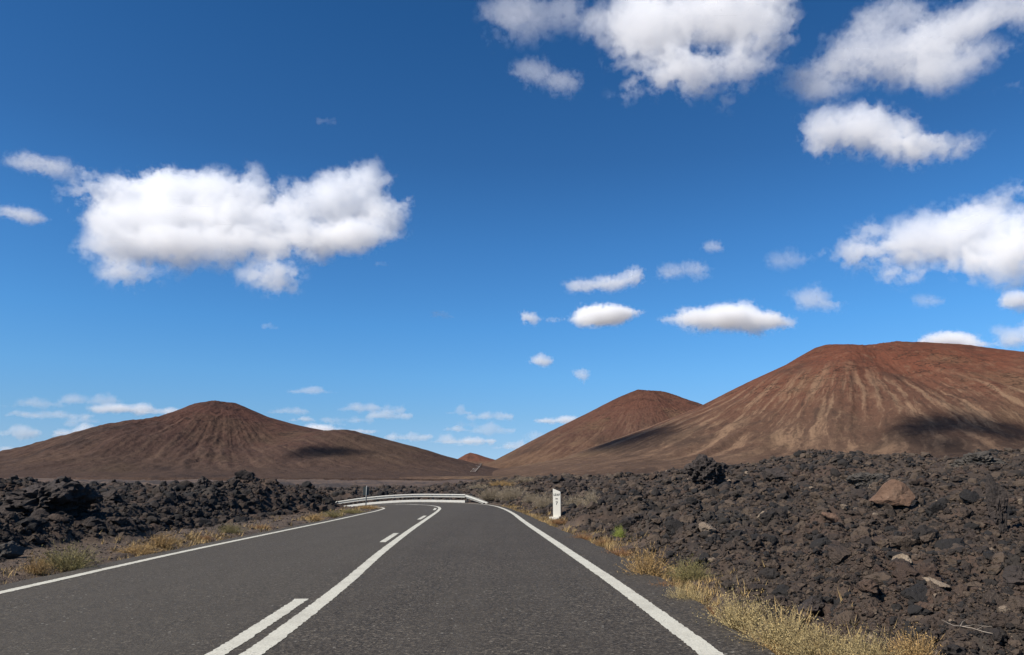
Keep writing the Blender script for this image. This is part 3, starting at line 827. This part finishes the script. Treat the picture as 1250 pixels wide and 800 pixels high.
def hill(name, D, sky_pts, cpx, front, mat, seed, gully=1.0, flat=40, crater=None, bumps=(), nth=620, nr=300, label=None):
    """radial hill: left and right flanks follow sky_pts (photo skyline at depth D), the front falls along `front` [(r, height fraction)]"""
    P = np.array([at_depth(px, py, D) for px, py in sky_pts])
    cx = at_depth(cpx, 500, D)[0]
    base = plain_z(np.array([0.0]), np.array([float(D)]))[0] - 6
    lf = P[P[:, 0] <= cx][::-1]; rt = P[P[:, 0] >= cx]
    zc = np.interp(cx, P[:, 0], P[:, 2])
    lr, lz = np.r_[0, cx - lf[:, 0]], np.r_[zc, lf[:, 2]]
    rr_, rz = np.r_[0, rt[:, 0] - cx], np.r_[zc, rt[:, 2]]
    Rmax = max(lr[-1], rr_[-1], front[-1][0])
    th = np.r_[np.linspace(-math.pi * 1.12, math.pi * .12, nth), np.linspace(math.pi * .12, math.pi * .88, 70)[1:-1]]
    r = Rmax * np.linspace(0, 1, nr) ** 1.15
    RR, TH = np.meshgrid(r, th, indexing='ij'); RR, TH = RR.ravel(), TH.ravel()
    c, s = np.cos(TH), np.sin(TH)
    wob = 1 + .1 * fbm2(TH * 1.7, RR / 420, 3, seed)
    q = RR * wob
    fr = np.array(front)
    zL, zR = np.interp(RR, lr, lz), np.interp(RR, rr_, rz)
    zF = base + (zc - base) * np.interp(q, fr[:, 0], fr[:, 1])
    wL, wR, wF = np.maximum(0, -c) ** 2, np.maximum(0, c) ** 2, s ** 2
    h = (wL * zL + wR * zR + wF * zF) / (wL + wR + wF)
    hf = np.clip((h - base) / (zc - base), 0, 1)
    env = sstep(0, .18, hf) * (1 - sstep(.4, .92, hf)) * np.clip(wF * 1.4, .12, 1)
    g = ridged2(TH * 9 + .35 * fbm2(RR / 90, TH * 4, 2, seed + 7), RR / 520, 3, seed + 3)
    g2 = fbm2(TH * 40, RR / 160, 3, seed + 5)
    h = h + gully * env * (3.6 * g * (.5 + .5 * vn2(TH * 3.1, RR / 200, seed + 31)) + 1.5 * g2) + sstep(.02, .2, hf) * (2.2 * fbm2(RR * c / 60, RR * s / 60, 5, seed + 9, .55) + .8 * ridged2(RR * c / 11, RR * s / 11, 3, seed + 13)) * np.clip(.25 + wF, 0, 1)
    if crater:
        cd = np.hypot(RR * c - crater[0], RR * s - crater[1])
        h = h - crater[3] * (1 - sstep(0, crater[2], cd))
    for bx, by, br, bh in bumps:
        h = h + bh * np.exp(-(((RR * c - bx) / br) ** 2 + ((RR * s - by) / (br * 1.3)) ** 2)) * sstep(.02, .2, hf)
    h = np.where(hf <= .001, base - 3, h) - 8 * sstep(.94, 1.0, RR / Rmax)
    v = np.c_[RR * c, RR * s, h - base]
    o = mesh_np(name, v, grid_faces(nr, len(th), True), mat, attrs={'th': TH, 'hr': hf, 'rr': RR / 300})
    o.location = (cx, D, base)
    tag(o, label, kind='structure')
    return o

L_SKY = [(-330, 590), (-160, 583), (-60, 580), (0, 571.8), (48, 558.8), (96, 545.8), (149, 526), (187, 520), (216, 507.4), (240, 495), (262, 490.6), (288, 492.6), (326, 508.4), (355, 516.6), (403, 527.6), (432, 533.4), (463, 535.3), (504, 546.8), (552, 559.8), (600, 571), (650, 580), (720, 590)]
R_SKY = [(560, 585), (597, 576), (682, 561), (710, 550.5), (784, 525), (853.5, 496.6), (909, 469), (960, 445.4), (994, 425.6), (1011, 421.6), (1062, 421.6), (1080, 423.9), (1108, 421.6), (1142, 423.9), (1193, 434), (1250, 445.4), (1400, 485), (1560, 540), (1700, 585)]
M_SKY = [(520, 588), (560, 578), (602, 563.6), (653.6, 536.3), (710, 508), (756, 485), (778, 476), (807, 478.4), (824, 484), (853.5, 495.4), (910, 520), (980, 550), (1060, 580)]
F_SKY = [(500, 578), (535, 571), (555, 563), (568, 555), (574, 552.6), (582, 554.5), (592, 558), (610, 563), (640, 570), (690, 580)]
hill('hill', 1250, L_SKY, 273, [(0, 1), (25, .985), (90, .82), (200, .5), (320, .22), (430, .08), (560, .01), (700, 0)],
     m_hill('purple_brown_cinder', (0.0745, 0.0370, 0.0284), (0.0583, 0.0347, 0.0284), (0.0608, 0.0403, 0.0316), (0.1135, 0.0740, 0.0538), (0.0293, 0.0220, 0.0206), .7, .7), 200, .55, bumps=[(225, -140, 60, 12), (120, -190, 80, -15), (-60, -230, 70, 10), (-170, -120, 80, 9), (20, -120, 55, 6), (330, -130, 60, 7)])
hill('hill', 1200, R_SKY, 1052, [(0, 1), (70, .985), (150, .86), (270, .55), (380, .28), (480, .11), (600, .02), (740, 0)],
     m_hill('red_cinder', (0.1155, 0.0443, 0.0281), (0.0875, 0.0460, 0.0319), (0.0833, 0.0534, 0.0381), (0.2081, 0.1334, 0.0856), (0.0383, 0.0267, 0.0218), 1.15, 1.0), 300, 1.0, bumps=[(-150, -190, 70, 12), (60, -230, 90, -14), (190, -215, 70, 12), (-20, -170, 40, -8)], crater=(-12, -45, 60, 9))
hill('hill', 2300, M_SKY, 790, [(0, 1), (60, .97), (200, .72), (420, .35), (600, .12), (800, .02), (1000, 0)],
     m_hill('maroon_cinder', (0.0908, 0.0413, 0.0288), (0.0726, 0.0397, 0.0297), (0.0998, 0.0603, 0.0395), (0.1817, 0.1162, 0.0740), (0.0346, 0.0232, 0.0197), .5, .5), 400, 1.0)
hill('hill', 4200, F_SKY, 574, [(0, 1), (120, .6), (300, .3), (700, 0)],
     m_hill('far_red_cinder', (0.1135, 0.0486, 0.0337), (0.0984, 0.0524, 0.0374), (0.0757, 0.0524, 0.0412), (0.1665, 0.1197, 0.0823), (0.0378, 0.0262, 0.0224), .5, .5), 500, .5, nth=220, nr=90)

bpy.context.view_layer.update()
HILLS = [o for o in COL.objects if o.name.startswith('hill')] + [ground]
def slope_hit(px, py, only=None):
    r = Vector(ray(px, py)).normalized(); best = None
    for o in ([only] if only else HILLS):
        ok, loc, nor, idx = o.ray_cast(Vector(EYE) - o.location, r)
        if ok:
            p = loc + o.location
            if (p - Vector(EYE)).length > 200 and (best is None or (p - Vector(EYE)).length < (best - Vector(EYE)).length): best = p
    return best
SH = [slope_hit(1178, 533) , slope_hit(722, 548), slope_hit(382, 556)]

# the road again, far off, climbing the saddle between the hills
def far_road():
    pts = [slope_hit(px, py) for px, py in ((577, 576.5), (580.5, 572.5), (584, 569), (587, 566))]
    pts = [p for p in pts if p is not None]
    for side, w, mat, nm, z in ((0, 3.6, M_FARASPH, 'road', .3), (-3.0, .45, M_FARKERB, 'edge_line', .5), (3.0, .45, M_FARKERB, 'edge_line', .5)):
        V = []
        for i, p in enumerate(pts):
            d = pts[min(i + 1, len(pts) - 1)] - pts[max(i - 1, 0)]; nrm = Vector((d.y, -d.x, 0)).normalized()
            for e in (-1, 1): V.append(p + nrm * (side + e * w) + Vector((0, 0, z)))
        o = mesh_np(nm, np.array([v[:] for v in V]), grid_faces(len(pts), 2), mat); tag(o, kind='structure')
M_FARASPH = m_plain('far_asphalt', (.085, .064, .05), .9); M_FARKERB = m_plain('far_pale_verge', (.24, .21, .175), .9)
far_road()

# ------------------------------------------------------------------ clouds (real volumes)
def cloud_mat(scale, dens, erode, gain):
    m = bpy.data.materials.new('cloud_vapour'); m.use_nodes = True; t = m.node_tree; t.nodes.clear()
    out_ = t.nodes.new('ShaderNodeOutputMaterial'); pv = t.nodes.new('ShaderNodeVolumePrincipled')
    pv.inputs['Color'].default_value = (1, 1, 1, 1); pv.inputs['Anisotropy'].default_value = .0
    at = t.nodes.new('ShaderNodeAttribute'); at.attribute_name = 'density'
    tc = t.nodes.new('ShaderNodeTexCoord'); no = t.nodes.new('ShaderNodeTexNoise')
    no.inputs['Scale'].default_value = 1 / scale; no.inputs['Detail'].default_value = 5; no.inputs['Roughness'].default_value = .62
    t.links.new(tc.outputs['Object'], no.inputs['Vector'])
    def M(op, a, b_, cl=False):
        k = t.nodes.new('ShaderNodeMath'); k.operation = op; k.use_clamp = cl
        for i, v in enumerate((a, b_)):
            if isinstance(v, bpy.types.NodeSocket): t.links.new(v, k.inputs[i])
            else: k.inputs[i].default_value = v
        return k.outputs[0]
    no2 = t.nodes.new('ShaderNodeTexNoise'); no2.inputs['Scale'].default_value = 6.3 / scale; no2.inputs['Detail'].default_value = 3; no2.inputs['Roughness'].default_value = .6
    t.links.new(tc.outputs['Object'], no2.inputs['Vector'])
    nn = M('ADD', M('MULTIPLY', M('SUBTRACT', no.outputs[0], .36), 2.6), M('MULTIPLY', M('SUBTRACT', no2.outputs[0], .5), 2.1))
    e = M('SUBTRACT', at.outputs['Fac'], M('MULTIPLY', nn, erode))
    e = M('MULTIPLY', M('MULTIPLY', e, gain, True), dens)
    t.links.new(e, pv.inputs['Density']); t.links.new(pv.outputs[0], out_.inputs['Volume'])
    return m

def cloud(puffs, dens=1.0, erode=.8, gain=5.5, base_y=None, D=None, world=None, label=None, vox=2.5, alt=1250.0):
    if world is None:
        by = base_y if base_y is not None else max(p[1] + p[3] for p in puffs)
        r = ray(sum(p[0] for p in puffs) / len(puffs), by)
        if D is None: D = alt / max(r[2] / math.hypot(r[0], r[1]), .045)
        Q = []; top_ = min(p[1] for p in puffs)
        for (cx, cy, rx, ry) in puffs:
            # the sunward face leans back: lower billows stand nearer
            r = ray(cx, cy); r = r / math.hypot(r[0], r[1]) * D * (1 - .95 * (cy - top_) / F)
            k = math.sqrt(float(r @ r)) / F * math.cos(math.atan(math.hypot((cx - 625) / F, (cy - 400) / F)))
            Q.append((Vector(r) + Vector(EYE), rx * k, ry * k))
    else:
        Q = [(Vector(p), a, b_) for p, a, b_ in world]; D = 2500
    px = D / F
    c = sum((p for p, _, _ in Q), Vector()) / len(Q)
    R = random.Random(int(c.x) + 13)
    bm = bmesh.new()
    def ell(p, a, dpt, b_):
        az = math.atan2(p.x, p.y)
        bmesh.ops.create_icosphere(bm, subdivisions=2, radius=1, matrix=Matrix.Translation(p - c) @ Matrix.Rotation(-az, 4, 'Z') @ Matrix.Diagonal((a, dpt, b_, 1)))
    for p, a, b_ in Q:
        dpt = min(a, 2.4 * b_) * .85
        ell(p, a, dpt, b_)
        for _ in range(7):
            th = R.uniform(0, 6.28); f_ = R.uniform(.2, .5)
            az = math.atan2(p.x, p.y); rt_ = Vector((math.cos(az), -math.sin(az), 0)); fw = Vector((math.sin(az), math.cos(az), 0))
            q = p + rt_ * math.cos(th) * a * .82 + Vector((0, 0, 1)) * (math.sin(th) * b_ * .82) + fw * R.uniform(-.5, .5) * dpt
            ell(q, a * f_, min(a, b_ * 1.6) * f_, min(b_, a) * f_ * 1.1)
    med = sorted(min(a, b_) for _, a, b_ in Q)[len(Q) // 2]
    voxel = px * vox
    me = bpy.data.meshes.new('cloud'); bm.to_mesh(me); bm.free()
    o = bpy.data.objects.new('cloud', me); o.location = c; COL.objects.link(o)
    rm = o.modifiers.new('union', 'REMESH'); rm.mode = 'VOXEL'; rm.voxel_size = voxel
    g = bpy.data.node_groups.new('cloud_volume', 'GeometryNodeTree')
    g.interface.new_socket('Geometry', in_out='INPUT', socket_type='NodeSocketGeometry')
    g.interface.new_socket('Geometry', in_out='OUTPUT', socket_type='NodeSocketGeometry')
    gi, go = g.nodes.new('NodeGroupInput'), g.nodes.new('NodeGroupOutput')
    mv = g.nodes.new('GeometryNodeMeshToVolume'); mv.resolution_mode = 'VOXEL_SIZE'
    mv.inputs['Voxel Size'].default_value = voxel; mv.inputs['Interior Band Width'].default_value = med * .95; mv.inputs['Density'].default_value = 1
    sm_ = g.nodes.new('GeometryNodeSetMaterial')
    mat = cloud_mat(max(med * 1.9, px * 24), dens * 2.2 / med, erode, gain)
    sm_.inputs['Material'].default_value = mat
    g.links.new(gi.outputs[0], mv.inputs[0]); g.links.new(mv.outputs[0], sm_.inputs[0]); g.links.new(sm_.outputs[0], go.inputs[0])
    md = o.modifiers.new('volume', 'NODES'); md.node_group = g
    me.materials.append(mat)
    tag(o, label, 'cloud', 'fair weather clouds', kind='stuff')
    return o

cloud([(108, 238, 34, 36), (150, 242, 50, 46), (205, 240, 58, 50), (262, 243, 58, 48), (314, 246, 42, 44), (368, 264, 34, 40), (405, 246, 46, 48), (442, 238, 42, 50), (470, 264, 38, 36), (420, 288, 62, 34),
       (140, 270, 50, 38), (200, 270, 58, 38), (262, 272, 58, 36), (322, 274, 50, 36), (372, 284, 46, 32), (150, 300, 54, 38), (212, 298, 62, 40), (275, 296, 60, 36), (332, 302, 46, 34), (382, 302, 40, 26), (335, 338, 44, 34), (150, 334, 44, 26), (192, 332, 26, 16)],
      1.1, .95, label='large white cumulus with a notched top above the nearer purple brown hill')
cloud([(48, 202, 46, 18), (75, 198, 18, 12)], .28, 1.00, label='small ragged white cloud beside the top of the large cumulus')
cloud([(24, 262, 32, 14)], .35, 0.95, label='little flat white cloud beside the middle of the large cumulus')
cloud([(800, 30, 85, 62), (885, 15, 90, 58), (935, 35, 60, 55), (830, 85, 75, 58), (770, 70, 45, 45), (900, 80, 60, 45), (760, 118, 30, 24)],
      1.05, 0.98, base_y=140, label='bright billowing cloud cut by the top of the sky')
cloud([(640, 20, 60, 45), (690, 15, 45, 40), (610, 45, 30, 28)], .3, 1.1, base_y=125, label='soft translucent cloud beside the bright top cloud')
cloud([(650, 88, 38, 22), (688, 100, 36, 24)], .2, 1.1, base_y=125, label='torn wisps below the soft translucent cloud')
cloud([(995, 92, 50, 34), (1050, 72, 60, 48), (1110, 70, 70, 48), (1160, 40, 70, 40), (1080, 25, 60, 28), (1230, 8, 70, 34), (1290, 15, 60, 40), (1230, 108, 44, 14), (975, 84, 34, 22), (1145, 92, 60, 30), (1195, 70, 50, 26), (1010, 112, 44, 22)],
      .36, 1.1, base_y=150, label='broad streaky cloud bank in the upper corner of the sky')
cloud([(1010, 165, 46, 46), (1055, 158, 52, 46), (1110, 178, 56, 40), (1160, 182, 40, 26), (1195, 170, 24, 16)],
      1.0, 0.94, label='puffy white cloud under the streaky cloud bank')
cloud([(1050, 310, 54, 36), (1110, 300, 66, 46), (1180, 285, 70, 54), (1250, 290, 70, 60), (1100, 338, 50, 26), (1200, 320, 70, 36), (1310, 290, 60, 60), (1210, 250, 40, 28)],
      1.1, 0.92, label='long white cloud above the summit of the big red hill')
cloud([(712, 350, 30, 13), (745, 346, 30, 15), (775, 338, 22, 18)], .5, 0.95, label='upper of two slim clouds over the maroon cone')
cloud([(820, 332, 28, 15), (848, 328, 26, 16)], .2, 1.05, label='faint cloud beside the upper slim cloud')
cloud([(645, 388, 17, 12), (685, 391, 34, 6), (738, 384, 44, 18), (715, 388, 24, 14)], .95, 0.85, label='lower slim cloud with a thin tail over the maroon cone')
cloud([(850, 388, 40, 17), (890, 388, 50, 22), (930, 390, 40, 18), (955, 396, 22, 13)], .95, 0.90, label='flat bottomed white cloud directly above the flank of the red hill')
cloud([(960, 318, 36, 18)], .11, 1.05, label='barely visible wisp above the flat bottomed cloud')
cloud([(990, 365, 32, 20), (1010, 374, 26, 16)], .28, 1.00, label='faint puff beside the flat bottomed cloud')
cloud([(870, 302, 18, 11)], .22, 1.00, label='tiny puff high between the slim clouds and the long cloud')
cloud([(661, 441, 19, 10)], .5, 0.85, label='tiny oval cloud beside the maroon cone')
cloud([(711, 458, 13, 12)], .45, 0.85, label='tiny round cloud nearest the maroon cone')
cloud([(1155, 415, 40, 14), (1185, 422, 24, 10)], .9, 0.85, base_y=455, label='white cloud peeping over the summit of the red hill')
cloud([(1235, 415, 30, 22), (1265, 412, 30, 26)], .8, 0.90, base_y=455, label='white cloud at the edge of the sky over the red hill shoulder')
cloud([(1240, 366, 30, 17), (1270, 366, 30, 18)], .8, 0.90, label='small cloud between the long cloud and the red hill shoulder')
cloud([(1135, 368, 26, 12)], .1, 1.05, label='ghostly wisp under the long white cloud')
for (cx, cy, rx, ry, d) in [(160, 500, 40, 9, .6), (195, 503, 26, 6, .3), (105, 489, 36, 11, .3), (40, 494, 34, 8, .25), (14, 528, 28, 13, .5), (108, 528, 40, 10, .45), (150, 524, 24, 7, .4), (75, 508, 36, 7, .2),
                            (350, 502, 26, 7, .18), (385, 478, 26, 5, .14), (475, 501, 22, 11, .4), (440, 498, 26, 8, .22), (410, 526, 40, 8, .5), (500, 533, 26, 10, .4), (425, 513, 28, 7, .18), (560, 503, 20, 7, .15),
                            (597, 509, 30, 8, .35), (575, 538, 30, 9, .45), (690, 513, 30, 9, .5), (555, 538, 34, 8, .25), (628, 545, 24, 9, .3), (656, 537, 22, 10, .3), (600, 526, 30, 8, .2),
                            (540, 385, 16, 8, .25), (330, 399, 12, 8, .2), (400, 146, 14, 16, .12), (466, 320, 9, 12, .12)] + [(random.uniform(0, 700), random.uniform(505, 555), random.uniform(10, 30), random.uniform(4, 9), random.uniform(.12, .35)) for _ in range(22)]:
    R_ = random.Random(int(cx * 7 + cy)); n_ = 3 + int(rx > 22) * 2
    pf = []
    for q in range(n_):
        f = (q + .5) / n_ * 2 - 1; hh_ = min(ry * R_.uniform(.5, 1.25) * (1.1 - .5 * abs(f)), rx * .6)
        pf.append((cx + f * rx + R_.uniform(-.15, .15) * rx, cy + ry * .5 - hh_ * .6, rx * R_.uniform(.32, .55), hh_))
    cloud(pf, d * .5, 1.0, vox=2.0,
          label='small faint cloud drifting low over the hills' if cy > 470 else 'tiny faint wisp in open blue sky')

def shadow_cloud(target, alt, a, b_, n=5, label='', dens=1.0):
    """a cloud out of view whose shadow falls on the hill at `target`"""
    k = (alt - target[2]) / SUN.z
    c = Vector(target) + SUN * k
    R = random.Random(int(alt))
    cloud(None, dens, .95, 2.2, world=[(c + Vector((R.uniform(-.8, .8) * a, R.uniform(-.5, .5) * a, R.uniform(-.2, .2) * b_)), a * R.uniform(.45, .8), b_) for _ in range(n)], label=label, vox=9)
shadow_cloud(SH[0], 1500, 140, 80, 7, 'cloud out of view shading the foot of the red hill')
shadow_cloud(SH[1], 2600, 150, 80, 5, 'cloud out of view shading the foot of the maroon cone')
shadow_cloud(SH[2], 1500, 75, 50, 6, 'cloud out of view shading the purple brown hill', .9)

# ------------------------------------------------------------------ render settings
cy = S.cycles
cy.max_bounces = 24; cy.volume_bounces = 24; cy.diffuse_bounces = 3; cy.glossy_bounces = 2
cy.volume_step_rate = 1.25; cy.volume_max_steps = 512
cy.use_denoising = True; cy.use_adaptive_sampling = True; cy.adaptive_threshold = .02
